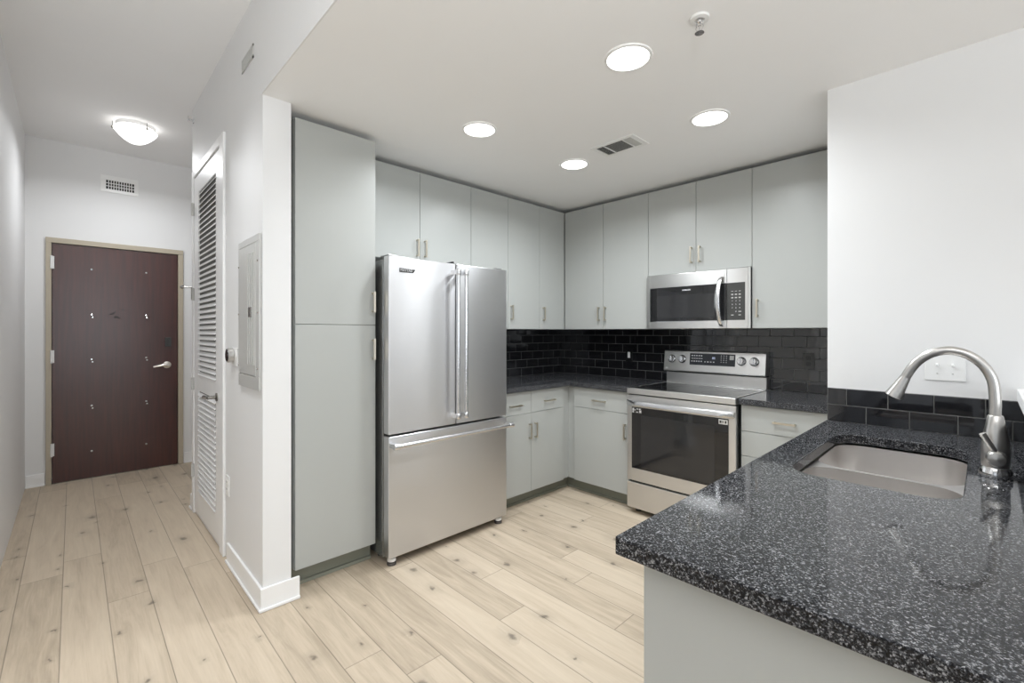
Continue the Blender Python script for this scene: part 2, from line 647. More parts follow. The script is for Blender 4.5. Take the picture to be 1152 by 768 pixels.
# ---------------------------------------------------------------- entry door
d = thing('door_1', (DX, -3.30, 0), None, None)
d['kind'] = 'structure'
b = B()
fx0, fx1 = DX - 0.02, DX + 0.022
b.box(fx0, fx1, DY0, -3.752, 0, DZ - 0.045).box(fx0, fx1, -2.856, DY1, 0, DZ - 0.045).box(fx0, fx1, DY0, DY1, DZ - 0.045, DZ)
obj('door_frame', b, FRAMEM, d, bevel=0.003)
leaf = obj('door_leaf', B().box(DX - 0.035, DX + 0.006, -3.749, -2.859, 0.008, DZ - 0.048), MAHOG, d, bevel=0.002)
for z in (1.935, 1.113, 0.30):
    hb = B().box(DX + 0.006, DX + 0.012, -3.775, -3.735, z - 0.055, z + 0.055)
    hb.lathe([(0.008, -0.057), (0.008, 0.057)], (DX + 0.026, -3.752, z), 'z', 12)
    obj('hinge', hb, WHITEP, d, bevel=0.001)
for yy, zs in ((-3.495, (1.897, 1.484, 1.080, 0.659, 0.247)), (-3.106, (1.900, 1.486, 1.081, 0.659, 0.245))):
    for k, z in enumerate(zs):
        q = B().lathe([(0.008, 0), (0.008, 0.004), (0.004, 0.006)], (DX + 0.006, yy, z), 'x', 12)
        if 0 < k < 4:
            q.lathe([(0.007, 0), (0.007, 0.004), (0.003, 0.006)], (DX + 0.006, yy + 0.006, z - 0.024), 'x', 12)
        obj('door_bolt', q, CHROME, d)
q = B()
for dy, dz, ry, rz, an in ((0, 0, 0.026, 0.007, 0.5), (0.03, -0.035, 0.022, 0.010, -0.2), (0.075, 0.035, 0.012, 0.004, 0.3)):
    c = Vector((DX + 0.0066, -3.352 + dy, 1.50 + dz))
    pts = []
    for k in range(14):
        a = 2 * math.pi * k / 14
        rr = 1 + 0.35 * math.sin(3 * a + dy * 90)
        yy, zz = ry * rr * math.cos(a), rz * rr * math.sin(a)
        pts.append((c.y + yy * math.cos(an) - zz * math.sin(an), c.z + yy * math.sin(an) + zz * math.cos(an)))
    q.prism(pts, 'x', DX + 0.0062, DX + 0.0068)
SCUFF = mat('scuff_dark', (0.05, 0.04, 0.04), 0.7, noise=0.2, nscale=90)
obj('scuff_mark', q, SCUFF, leaf)
obj('deadbolt_plate', B().box(DX + 0.006, DX + 0.020, -2.962, -2.912, 1.185, 1.275), DGREY, d, bevel=0.003)
obj('deadbolt_turn', B().box(DX + 0.020, DX + 0.034, -2.940, -2.934, 1.21, 1.25), DGREY, d, bevel=0.001)
NICK = mat('warm_satin_nickel', (0.80, 0.76, 0.70), 0.3, 1.0, noise=0.02)
q = B().lathe([(0.033, 0), (0.033, 0.008), (0.024, 0.014), (0.012, 0.016), (0.012, 0.05)], (DX + 0.006, -2.945, 1.003), 'x', 24)
q.tube([(DX + 0.052, -2.945, 1.003), (DX + 0.055, -2.975, 1.003), (DX + 0.052, -3.02, 0.995), (DX + 0.046, -3.055, 0.988)], [0.013, 0.012, 0.010, 0.009], 14)
obj('door_handle', q, NICK, d, smooth=True)
obj('threshold', B().box(DX - 0.12, DX - 0.0, -3.75, -2.858, 0.0, 0.006), BRASSD, d)

# ---------------------------------------------------------------- louvered closet door
d = thing('door_2', (-0.58, HW, 0), None, None)
d['kind'] = 'structure'
cy0, cy1 = HW - 0.016, HW
xa, xb, zt = -0.985, -0.165, 2.455
b = B()
b.box(xa - 0.06, xa, cy0, cy1, 0, zt + 0.055).box(xb, xb + 0.095, cy0, cy1, 0, zt + 0.055).box(xa, xb, cy0, cy1, zt, zt + 0.055)
obj('door_casing', b, TRIMP, d, bevel=0.004)
b = B()
dy0, dy1 = HW - 0.010, HW - 0.0015
lx0, lx1 = -0.825, -0.285
b.box(xa + 0.012, lx0, dy0, dy1, 0.035, zt - 0.012).box(lx1, xb - 0.006, dy0, dy1, 0.035, zt - 0.012)
b.box(lx0, lx1, dy0, dy1, 2.32, zt - 0.012).box(lx0, lx1, dy0, dy1, 0.91, 1.02).box(lx0, lx1, dy0, dy1, 0.035, 0.20)
leaf = obj('door_leaf', b, TRIMP, d, bevel=0.002)
obj('backing', B().box(lx0 - 0.01, lx1 + 0.01, HW - 0.0014, HW - 0.0004, 0.19, 2.33), mat('louver_gap_shade', (0.22, 0.22, 0.21), 0.8, noise=0.02), leaf)  # grey sheet stands in for the shade between the slats
b = B()


def slats(z0, z1, n):
    p = (z1 - z0) / n
    for k in range(n):
        z = z0 + p * (k + 0.5)
        b.prism([(dy0 - 0.006, z - p * 0.34), (dy0 - 0.005, z - p * 0.50), (dy1, z - p * 0.02), (dy1, z + p * 0.20)], 'x', lx0, lx1)


slats(1.02, 2.32, 36)
slats(0.20, 0.91, 20)
obj('louvers', b, TRIMP, leaf)
for z in (2.224, 0.95, 0.317, 1.603):
    hb = B().lathe([(0.008, -0.045), (0.008, 0.045)], (xa + 0.004, HW - 0.022, z), 'z', 12)
    hb.box(xa - 0.001, xa + 0.010, HW - 0.018, HW - 0.008, z - 0.045, z + 0.045)
    obj('hinge', hb, GRILL, d)
q = B().lathe([(0.004, 0), (0.004, 0.06)], (xa + 0.004, HW - 0.022, 1.655), (-0.45, -0.9, 0.0), 10)
q.lathe([(0.012, 0.055), (0.014, 0.065), (0.008, 0.075)], (xa + 0.004, HW - 0.022, 1.655), (-0.45, -0.9, 0.0), 12)
q.lathe([(0.003, 0), (0.003, -0.09)], (xa + 0.02, HW - 0.03, 1.655), 'z', 8)
obj('hinge_stop', q, BRASSD, d, smooth=True)
q = B().lathe([(0.026, 0), (0.026, -0.006), (0.011, -0.010), (0.011, -0.052)], (-0.245, dy0, 0.925), 'y', 20)
q.tube([(-0.245, dy0 - 0.046, 0.925), (-0.27, dy0 - 0.054, 0.925), (-0.345, dy0 - 0.054, 0.922)], [0.010, 0.010, 0.009], 12)
obj('door_handle', q, BRASSD, d, smooth=True)

# ---------------------------------------------------------------- wall devices in the hall
# breaker panel
t = thing('breaker_panel', (0.455, HW, 1.04), 'grey metal breaker panel set in the hall side of the white stub wall', 'electrical panel')
px0, px1, pz0, pz1 = 0.265, 0.640, 1.043, 1.800
b = B()
y1 = HW - 0.012
b.box(px0, px1, y1, HW - 0.0005, pz1 - 0.035, pz1).box(px0, px1, y1, HW - 0.0005, pz0, pz0 + 0.065)
b.box(px0, px0 + 0.02, y1, HW - 0.0005, pz0 + 0.065, pz1 - 0.035).box(px1 - 0.055, px1, y1, HW - 0.0005, pz0 + 0.065, pz1 - 0.035)
obj('panel_frame', b, PANELM, t, bevel=0.002)
b = B().box(px0 + 0.022, px1 - 0.057, y1 - 0.001, HW - 0.001, pz0 + 0.067, pz1 - 0.037)
pd = obj('panel_door', b, PANELM, t, bevel=0.002)
b = B()
for x in (0.445, 0.475, 0.505, 0.535, 0.56):
    b.box(x, x + 0.012, y1 - 0.004, y1 - 0.001, pz0 + 0.12, pz1 - 0.08)
obj('panel_rib', b, PANELM, pd, bevel=0.001)
obj('latch', B().box(0.49, 0.535, y1 - 0.010, y1 - 0.001, 1.40, 1.45), BRASSD, t, bevel=0.002)
for z in (1.15, 1.42, 1.67):
    for x in (px0 + 0.009, px1 - 0.02):
        obj('screw', B().lathe([(0.005, 0), (0.004, -0.003)], (x, y1, z), 'y', 10), BRASSD, t)

# round thermostat on its backing plate
t = thing('thermostat', (0.135, HW, 1.15), 'round steel-rimmed thermostat on a white plate beside the louvered door', 'thermostat')
obj('backing_plate', B().box(0.085, 0.205, HW - 0.005, HW - 0.0005, 1.138, 1.238), WHITEP, t, bevel=0.002)
obj('steel_ring', B().lathe([(0.036, -0.005), (0.041, -0.008), (0.041, -0.030), (0.038, -0.034), (0.034, -0.034)], (0.118, HW, 1.197), 'y', 40), FAUC, t, smooth=True)
obj('glass_face', B().lathe([(0.0345, -0.0335), (0.0335, -0.0365), (0.001, -0.0375)], (0.118, HW, 1.197), 'y', 40), BLACKG, t, smooth=True)


def plate(name, cx, cz, wd, ht, face, mt, label, cat, style, group=None, mt2=None):
    """wall plate; face = ('y', plane) facing -y, centre (cx, cz)"""
    yp = face
    t = thing(name, (cx, yp, cz - ht / 2), label, cat, group)
    obj('cover_plate', B().box(cx - wd / 2, cx + wd / 2, yp - 0.006, yp - 0.0003, cz - ht / 2, cz + ht / 2), mt, t, bevel=0.002)
    m2 = mt2 or mt
    if style == 'duplex':
        for s in (-1, 1):
            o = obj('receptacle', B().prism(rrect(cx - 0.016, cx + 0.016, cz + s * 0.020 - 0.014, cz + s * 0.020 + 0.014, 0.008, 4), 'y', yp - 0.0085, yp - 0.006), m2, t)
            h = B().box(cx - 0.007, cx - 0.005, yp - 0.0092, yp - 0.0084, cz + s * 0.02 - 0.003, cz + s * 0.02 + 0.006)
            h.box(cx + 0.005, cx + 0.007, yp - 0.0092, yp - 0.0084, cz + s * 0.02 - 0.003, cz + s * 0.02 + 0.006)
            obj('slot', h, BLACKP, o)
    elif style == 'rocker':
        obj('rocker', B().box(cx - 0.012, cx + 0.012, yp - 0.010, yp - 0.006, cz - 0.026, cz + 0.026), m2, t, bevel=0.001)
    elif style == 'toggle2':
        for s in (-1, 1):
            o = obj('switch', B().box(cx + s * 0.023 - 0.005, cx + s * 0.023 + 0.005, yp - 0.0075, yp - 0.006, cz - 0.012, cz + 0.012), m2, t)
            obj('toggle', B().box(cx + s * 0.023 - 0.004, cx + s * 0.023 + 0.004, yp - 0.018, yp - 0.007, cz + 0.0, cz + 0.009), m2, o, bevel=0.001)
            obj('screw', B().lathe([(0.003, 0), (0.003, -0.001)], (cx + s * 0.023, yp - 0.006, cz - 0.03), 'y', 10), GRILL, t)
    return t


plate('wall_outlet', -0.01, 0.435, 0.072, 0.115, HW, WHITEP, 'white wall outlet low on the hall side of the stub wall', 'outlet', 'duplex')
plate('wall_outlet', 0.821, 1.122, 0.070, 0.112, -0.0095, BLACKG, 'black plated outlet with white rocker in tiles left of the range', 'outlet', 'rocker', mt2=WHITEP)
plate('wall_outlet', 2.21, 1.130, 0.066, 0.112, -0.0095, DGREY, 'dark grey duplex outlet in the tiles right of the range', 'outlet', 'duplex', mt2=BLACKP)
plate('light_switch', 2.930, 1.187, 0.120, 0.118, -1.067, WHITEP, 'white double light switch on the wall behind the faucet', 'light switch', 'toggle2')

# air grille high on the hall wall
t = thing('wall_vent', (0.405, HW, 2.70), 'small grey air grille high on the hall side wall', 'air vent')
b = B()
vx0, vx1, vz0, vz1 = 0.30, 0.51, 2.697, 2.765
b.box(vx0, vx1, HW - 0.005, HW - 0.0005, vz0, vz0 + 0.010).box(vx0, vx1, HW - 0.005, HW - 0.0005, vz1 - 0.010, vz1)
b.box(vx0, vx0 + 0.012, HW - 0.005, HW - 0.0005, vz0, vz1).box(vx1 - 0.012, vx1, HW - 0.005, HW - 0.0005, vz0, vz1)
obj('grille_frame', b, GRILL, t)
b = B()
for k in range(14):
    x = vx0 + 0.016 + k * 0.0135
    b.box(x, x + 0.004, HW - 0.005, HW - 0.001, vz0 + 0.01, vz1 - 0.01)
obj('fin', b, GRILL, t)
obj('duct_shade', B().box(vx0 + 0.01, vx1 - 0.01, HW - 0.0009, HW - 0.0003, vz0 + 0.008, vz1 - 0.008), mat('duct_shade_grey', (0.2, 0.2, 0.19), 0.8, noise=0.05), t)  # flat grey sheet stands in for shade behind the fins

# return grille above the entry door
t = thing('wall_vent', (DX, -3.295, 2.63), 'white air grille on the wall above the dark entry door', 'air vent')
gy0, gy1, gz0, gz1 = -3.435, -3.165, 2.625, 2.780
hy0, hy1, hz0, hz1 = -3.397, -3.196, 2.655, 2.737
b = B()
fx = DX + 0.006
b.box(DX, fx, gy0, gy1, gz0, hz0).box(DX, fx, gy0, gy1, hz1, gz1).box(DX, fx, gy0, hy0, hz0, hz1).box(DX, fx, hy1, gy1, hz0, hz1)
obj('grille_frame', b, WHITEP, t, bevel=0.002)
b = B()
for k in range(1, 11):
    y = hy0 + (hy1 - hy0) * k / 11
    b.box(DX + 0.001, fx - 0.001, y - 0.003, y + 0.003, hz0, hz1)
for k in range(1, 3):
    z = hz0 + (hz1 - hz0) * k / 3
    b.box(DX + 0.0005, fx - 0.0015, hy0, hy1, z - 0.003, z + 0.003)
obj('grille_bar', b, WHITEP, t)
obj('duct_shade', B().box(DX + 0.0001, DX + 0.0006, hy0, hy1, hz0, hz1), VOID, t)  # flat dark sheet in place of the shaded hollow

# side-wall sprinkler in the hall
t = thing('sprinkler_head', (-1.06, HW, 2.90), 'small chrome side wall sprinkler near the hall corner', 'sprinkler')
obj('escutcheon', B().lathe([(0.022, 0), (0.020, -0.006), (0.008, -0.008)], (-1.06, HW, 2.905), 'y', 24), CHROME, t, smooth=True)
q = B().lathe([(0.009, -0.006), (0.009, -0.018), (0.006, -0.022), (0.005, -0.034)], (-1.06, HW, 2.905), 'y', 16)
q.box(-1.078, -1.042, HW - 0.038, HW - 0.034, 2.898, 2.926).box(-1.074, -1.069, HW - 0.036, HW - 0.012, 2.902, 2.908).box(-1.051, -1.046, HW - 0.036, HW - 0.012, 2.902, 2.908)
obj('deflector', q, CHROME, t)

# ---------------------------------------------------------------- ceiling devices
t = thing('ceiling_light', (-1.74, -3.25, 2.84), 'lit white glass dome light on the hall ceiling', 'ceiling light')
prof = [(0.001, -0.150)] + [(0.140 * k / 12, -0.050 - 0.100 * (1 - (k / 12) ** 2)) for k in range(1, 13)] + [(0.141, -0.046)]
obj('glass_dome', B().lathe(prof, (-1.74, -3.25, HC), 'z', 40), DOMEG, t, smooth=True)
obj('ceiling_pan', B().lathe([(0.125, -0.0005), (0.125, -0.028), (0.11, -0.034)], (-1.74, -3.25, HC), 'z', 40), WHITEP, t, smooth=True)
for an in (-95, 25, 145):
    a = math.radians(an)
    c = (-1.74 + 0.143 * math.cos(a), -3.25 + 0.143 * math.sin(a), HC - 0.050)
    k = B().lathe([(0.006, -0.010), (0.009, 0), (0.006, 0.010)], c, 'z', 12)
    k.box(c[0] - 0.002, c[0] + 0.002, c[1] - 0.002, c[1] + 0.002, c[2], HC - 0.002)
    obj('clip', k, BRASSD, t, smooth=True)
l = area('dome_lamp', (-1.74, -3.25, 2.82), (0, 0, 0), 0.3, 0.3, DOME_POWER, (0.95, 0.975, 1.0), 'DISK', 165)
l2 = bpy.data.lights.new('dome_glow', 'POINT')
l2.energy = 2.4
l2.shadow_soft_size = 0.03
l2o = bpy.data.objects.new('dome_glow', l2)
l2o.location = (-1.74, -3.25, HC - 0.038)
COL.objects.link(l2o)

can_labels = ['recessed ceiling light nearest the sprinkler head', 'recessed ceiling light closest to the wide cabinet right of the microwave',
              'recessed ceiling light nearest the refrigerator', 'recessed ceiling light closest to the back corner, left of the ceiling vent']
for (x, y), lb in zip(CAN_SPOTS, can_labels):
    t = thing('recessed_light', (x, y, KC - 0.004), lb, 'ceiling light', 'recessed lights in the kitchen ceiling')
    obj('trim_ring', B().lathe([(0.098, -0.0004), (0.096, -0.005), (0.086, -0.007), (0.084, -0.002)], (x, y, KC), 'z', 48, caps=False), WHITEP, t, smooth=True)
    obj('lens', B().lathe([(0.0845, -0.0006), (0.0845, -0.0035), (0.05, -0.0045), (0.001, -0.005)], (x, y, KC), 'z', 48), LIT, t, smooth=True)
    area('can_lamp', (x, y, KC - 0.012), (0, 0, 0), 0.16, 0.16, CAN_POWER, (0.92, 0.965, 1.0), 'DISK', 158)

for (x, y) in LIVING_FILLS:
    area('living_fill', (x, y, HC - 0.05), (0, 0, 0), 0.4, 0.4, P_LIV, (0.97, 0.985, 1.0), 'DISK')  # unseen fill lights added behind the camera, no fixtures built
area('up_fill', UP_FILL, (math.pi, 0, 0), 0.4, 0.4, P_UP, (0.95, 0.98, 1.0), 'DISK')  # added unseen uplight that brightens the ceilings, no lamp stands here
area('foyer_fill', (*FOYER_FILL, HC - 0.05), (0, 0, 0), 0.3, 0.3, P_FOY, (0.95, 0.975, 1.0), 'DISK', 84)  # added fill out of view to brighten the hall, no fixture built

t = thing('sprinkler_head', (2.329, -1.989, 2.40), 'chrome pendant sprinkler head under the kitchen ceiling', 'sprinkler')
c = (2.329, -1.989, KC)
obj('escutcheon', B().lathe([(0.034, -0.0004), (0.032, -0.008), (0.018, -0.010), (0.016, -0.004)], c, 'z', 32), WHITEP, t, smooth=True)
q = B().lathe([(0.011, -0.006), (0.011, -0.020), (0.006, -0.024), (0.005, -0.030)], c, 'z', 18)
q.lathe([(0.003, -0.030), (0.003, -0.050)], c, 'z', 10)
q.tube([(c[0] - 0.010, c[1], KC - 0.02), (c[0] - 0.014, c[1], KC - 0.036), (c[0] - 0.004, c[1], KC - 0.052)], 0.002, 8)
q.tube([(c[0] + 0.010, c[1], KC - 0.02), (c[0] + 0.014, c[1], KC - 0.036), (c[0] + 0.004, c[1], KC - 0.052)], 0.002, 8)
q.lathe([(0.016, -0.054), (0.016, -0.0555)], c, 'z', 20)
obj('sprinkler_body', q, CHROME, t, smooth=True)

# supply register
t = thing('ceiling_vent', (1.50, -1.225, KC - 0.006), 'white rectangular ceiling register between the recessed lights', 'air vent')
x0, x1, y0, y1 = 1.352, 1.648, -1.320, -1.130
b = B()
b.box(x0, x1, y0, y0 + 0.026, KC - 0.006, KC - 0.0004).box(x0, x1, y1 - 0.026, y1, KC - 0.006, KC - 0.0004)
b.box(x0, x0 + 0.026, y0 + 0.026, y1 - 0.026, KC - 0.006, KC - 0.0004).box(x1 - 0.030, x1, y0 + 0.026, y1 - 0.026, KC - 0.006, KC - 0.0004)
for xx in (x0 + 0.078, x1 - 0.088):
    b.box(xx, xx + 0.008, y0 + 0.026, y1 - 0.026, KC - 0.006, KC - 0.001)
obj('register_frame', b, WHITEP, t, bevel=0.0015)
RX = Matrix.Rotation(math.radians(38), 3, 'Y')
RX2 = Matrix.Rotation(math.radians(-38), 3, 'Y')
RX3 = Matrix.Rotation(math.radians(40), 3, 'X')
b = B()
for k in range(5):
    x = x0 + 0.034 + k * 0.010
    b.box(x - 0.006, x + 0.006, y0 + 0.026, y1 - 0.026, KC - 0.0045, KC - 0.0035, RX)
    x = x1 - 0.072 + k * 0.0095
    b.box(x - 0.0035, x + 0.0035, y0 + 0.026, y1 - 0.026, KC - 0.0045, KC - 0.0035, RX2)
for k in range(13):
    y = y0 + 0.032 + k * 0.0106
    b.box(x0 + 0.086, x1 - 0.088, y - 0.0028, y + 0.0028, KC - 0.0045, KC - 0.0035, RX3)
obj('louver', b, GRILL, t)
obj('duct_shade', B().box(x0 + 0.02, x1 - 0.02, y0 + 0.02, y1 - 0.02, KC - 0.0008, KC - 0.0003), VOID, t)  # flat dark sheet painted as the shade above the louvers

# ---------------------------------------------------------------- tiles
TL, TH = 0.1524, 0.0765


def tiles(name, plane, axis, out, a0, a1, z0, z1, rows, off_odd, off_even, label, holes=(), pitch=TL, parity=1, cat='tile backsplash'):
    """axis: wall normal axis ('x' or 'y'), out = +1/-1 direction the tiles face; rows from z0 up"""
    b, g = B(), B()
    th, gap = 0.008, 0.0034

    def bx(q, u0, u1, za, zb, d0, d1, r=None):
        lo, hi = sorted((plane + out * d0, plane + out * d1))
        if axis == 'y':
            q.box(u0, u1, lo, hi, za, zb, r)
        else:
            q.box(lo, hi, u0, u1, za, zb, r)
    bx(g, a0, a1, z0, z1, 0.0003, th - 0.0022)
    for r in range(rows):
        za, zb = z0 + r * TH, min(z0 + (r + 1) * TH, z1)
        if zb - za < 0.01:
            continue
        off = off_odd if r % 2 == parity else off_even
        k0 = math.floor((a0 - off) / pitch)
        u = off + k0 * pitch
        while u < a1:
            ua, ub = max(u, a0), min(u + pitch, a1)
            if ub - ua > 0.008 and not any(ua > h0 and ub < h1 and za > h2 and zb < h3 for h0, h1, h2, h3 in holes):
                rx = random.gauss(0, 0.0045)
                rz = random.gauss(0, 0.005)
                rot = (Matrix.Rotation(rz, 3, 'Z') @ Matrix.Rotation(rx, 3, 'X' if axis == 'y' else 'Y'))
                bx(b, ua + gap / 2, ub - gap / 2, za + gap / 2, zb - gap / 2, 0.0015, th, rot)
            u += pitch
    o = obj(name, b, TILEM, bevel=0.0012, label=label, cat=cat)
    obj('grout', g, GROUT, o)
    return o


tiles('tile_backsplash', 0.0, 'y', -1, 0.0085, 2.529, 0.9145, 1.3495, 6, 0.14, 0.0655, 'glossy black subway tile backsplash on the wall behind the range')
tiles('tile_backsplash', 0.0, 'x', 1, -1.45, -0.0005, 0.9145, 1.3495, 6, 0.117, 0.041, 'glossy black subway tile backsplash beside the refrigerator, left of the corner')
tiles('tile_backsplash', -1.067, 'y', -1, 2.5305, 3.1515, 0.9145, 1.0665, 2, 2.604 - 0.1465 * 2, 2.675 - 0.1465 * 2, 'two rows of glossy black tile on the wall behind the sink', pitch=0.1465)
tiles('tile_backsplash', 3.152, 'x', -1, -2.83, -1.0755, 0.9145, 1.0665, 2, 0.03, 0.10, 'two rows of glossy black tile along the half wall beside the faucet')

# ---------------------------------------------------------------- cabinets
GAP = 0.0015


def pull(parent, p, axis, face, L=0.12):
    """flat bar pull; p = centre on the door face, axis = long direction ('z' or the wall's run), face = outward vector"""
    p = Vector(p)
    n = Vector(face)
    a = {'x': Vector((1, 0, 0)), 'y': Vector((0, 1, 0)), 'z': Vector((0, 0, 1))}[axis]
    s = n.cross(a)
    b = B()

    def bb(ca, la, cn, ln, ls):
        pts = []
        c = p + a * ca + n * cn
        ex = a * la + n * ln + s * ls
        lo = [min(c[i] - abs(ex[i]) / 2, c[i] + abs(ex[i]) / 2) for i in range(3)]
        hi = [max(c[i] - abs(ex[i]) / 2, c[i] + abs(ex[i]) / 2) for i in range(3)]
        b.box(lo[0], hi[0], lo[1], hi[1], lo[2], hi[2])
    bb(0, L, 0.028, 0.007, 0.012)
    bb(-L / 2 + 0.008, 0.010, 0.0125, 0.026, 0.010)
    bb(L / 2 - 0.008, 0.010, 0.0125, 0.026, 0.010)
    return obj('handle', b, PULL, parent, bevel=0.001)


def front(t, name, axis, plane, u0, u1, z0, z1, hd=None, th=0.019):
    """door/drawer slab. axis 'x': fridge wall (faces +x); 'y': range wall (faces -y). hd = (u, z, orientation)"""
    b = B()
    if axis == 'x':
        b.box(plane - th, plane, u0 + GAP, u1 - GAP, z0 + GAP, z1 - GAP)
        n, run = (1, 0, 0), 'y'
    else:
        b.box(u0 + GAP, u1 - GAP, plane, plane + th, z0 + GAP, z1 - GAP)
        n, run = (0, -1, 0), 'x'
    o = obj(name, b, CAB, t, bevel=0.0012)
    if hd:
        u, z, o_ = hd
        p = (plane, u, z) if axis == 'x' else (u, plane, z)
        pull(o, p, 'z' if o_ == 'v' else run, n)
    return o


UF = 0.349     # upper door faces
UT, UB = 2.424, 1.351
BF = 0.610     # base door faces
BT = 0.876

# tall pantry
t = thing('pantry_cabinet', (0.3, -2.58, 0), 'tall two-door sage grey pantry cabinet between white stub wall and refrigerator', 'cabinet')
obj('carcass', B().box(0.002, 0.583, -2.801, -2.359, 0.105, UT), CAB, t)
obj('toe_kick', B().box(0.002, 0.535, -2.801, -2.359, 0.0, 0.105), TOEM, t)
obj('toe_trim', B().box(0.535, 0.548, -2.800, -2.359, 0.0, 0.02), TOEM, t, bevel=0.003)
front(t, 'door', 'x', 0.603, -2.802, -2.358, 1.366, UT, (-2.378, 1.497, 'v'))
front(t, 'door', 'x', 0.603, -2.802, -2.358, 0.106, 1.366, (-2.378, 1.228, 'v'))

# fridge-wall uppers
t = thing('wall_cabinet', (0.17, -1.9, 1.80), 'two-door sage grey wall cabinet above the refrigerator', 'cabinet', 'wall cabinets')
obj('carcass', B().box(0.0005, UF - 0.021, -2.357, -1.451, 1.805, UT), CAB, t)
front(t, 'door', 'x', UF, -2.357, -1.899, 1.805, UT, (-1.925, 1.90, 'v'))
front(t, 'door', 'x', UF, -1.899, -1.451, 1.805, UT, (-1.863, 1.90, 'v'))
t = thing('wall_cabinet', (0.17, -1.26, UB), 'narrow one-door sage grey wall cabinet just right of the refrigerator top', 'cabinet', 'wall cabinets')
obj('carcass', B().box(0.0005, UF - 0.021, -1.4505, -1.0665, UB, UT), CAB, t)
front(t, 'door', 'x', UF, -1.450, -1.066, UB, UT)
t = thing('wall_cabinet', (0.17, -0.7, UB), 'two-door sage grey wall cabinet on the refrigerator wall, touching the corner', 'cabinet', 'wall cabinets')
obj('carcass', B().box(0.0005, UF - 0.021, -1.0655, -0.0095, UB, UT), CAB, t)
front(t, 'door', 'x', UF, -1.066, -0.688, UB, UT, (-1.034, 1.487, 'v'))
front(t, 'door', 'x', UF, -0.688, -0.353, UB, UT, (-0.645, 1.487, 'v'))
# range-wall uppers
t = thing('wall_cabinet', (0.77, -0.17, UB), 'two-door sage grey wall cabinet left of the microwave', 'cabinet', 'wall cabinets')
obj('carcass', B().box(0.353, 1.1985, -UF + 0.021, -0.0005, UB, UT), CAB, t)
front(t, 'door', 'y', -UF, 0.353, 0.775, UB, UT, (0.737, 1.483, 'v'))
front(t, 'door', 'y', -UF, 0.775, 1.200, UB, UT, (0.802, 1.483, 'v'))
t = thing('wall_cabinet', (1.58, -0.17, 1.764), 'short two-door sage grey wall cabinet above the microwave', 'cabinet', 'wall cabinets')
obj('carcass', B().box(1.2005, 1.9615, -UF + 0.021, -0.0005, 1.764, UT), CAB, t)
front(t, 'door', 'y', -UF, 1.200, 1.582, 1.764, UT, (1.551, 1.890, 'v'))
front(t, 'door', 'y', -UF, 1.582, 1.962, 1.764, UT, (1.613, 1.890, 'v'))
t = thing('wall_cabinet', (2.24, -0.17, UB), 'wide one-door sage grey wall cabinet right of the microwave', 'cabinet', 'wall cabinets')
obj('carcass', B().box(1.9635, 2.5285, -UF + 0.021, -0.0005, UB, UT), CAB, t)
front(t, 'door', 'y', -UF, 1.962, 2.528, UB, UT, (1.998, 1.485, 'v'))

# base cabinets
t = thing('base_cabinet', (0.3, -1.0, 0), 'two-door two-drawer sage grey base cabinet right of the refrigerator', 'cabinet', 'base cabinets')
obj('carcass', B().box(0.0005, BF - 0.021, -1.433, -0.0095, 0.10, BT - 0.001), CAB, t)
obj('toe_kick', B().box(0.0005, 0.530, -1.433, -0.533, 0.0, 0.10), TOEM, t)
obj('toe_trim', B().box(0.530, 0.542, -1.433, -0.545, 0.0, 0.018), TOEM, t, bevel=0.003)
front(t, 'drawer', 'x', BF, -1.433, -1.065, 0.705, BT - 0.002, (-1.245, 0.776, 'h'))
front(t, 'drawer', 'x', BF, -1.065, -0.678, 0.705, BT - 0.002, (-0.865, 0.783, 'h'))
front(t, 'door', 'x', BF, -1.433, -1.065, 0.100, 0.705, (-1.090, 0.567, 'v'))
front(t, 'door', 'x', BF, -1.065, -0.678, 0.100, 0.705, (-1.026, 0.567, 'v'))
obj('corner_filler', B().box(0.570, 0.5905, -0.677, -0.590, 0.10, BT - 0.002), CAB, t, bevel=0.001)
t = thing('base_cabinet', (0.9, -0.3, 0), 'one-door one-drawer sage grey base cabinet between corner and range', 'cabinet', 'base cabinets')
obj('carcass', B().box(BF - 0.020, 1.193, -BF + 0.021, -0.0095, 0.10, BT - 0.001), CAB, t)
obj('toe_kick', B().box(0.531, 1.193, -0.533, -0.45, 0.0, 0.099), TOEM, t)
obj('toe_trim', B().box(0.543, 1.193, -0.545, -0.533, 0.0, 0.018), TOEM, t, bevel=0.003)
front(t, 'drawer', 'y', -BF, 0.667, 1.193, 0.710, BT - 0.002, (0.925, 0.782, 'h'))
front(t, 'door', 'y', -BF, 0.667, 1.193, 0.100, 0.710, (1.160, 0.575, 'v'))
obj('corner_filler', B().box(0.591, 0.666, -0.590, -0.570, 0.10, BT - 0.002), CAB, t, bevel=0.001)
t = thing('base_cabinet', (2.25, -0.3, 0), 'three-drawer sage grey base cabinet right of the range', 'cabinet', 'base cabinets')
obj('carcass', B().box(1.985, 2.5285, -BF + 0.021, -0.0095, 0.10, BT - 0.001), CAB, t)
obj('toe_kick', B().box(1.985, 2.5285, -0.533, -0.45, 0.0, 0.10), TOEM, t)
front(t, 'drawer', 'y', -BF, 1.984, 2.528, 0.712, BT - 0.002, (2.228, 0.790, 'h'))
front(t, 'drawer', 'y', -BF, 1.984, 2.528, 0.558, 0.712)
front(t, 'drawer', 'y', -BF, 1.984, 2.528, 0.100, 0.558, (2.24, 0.49, 'h'))

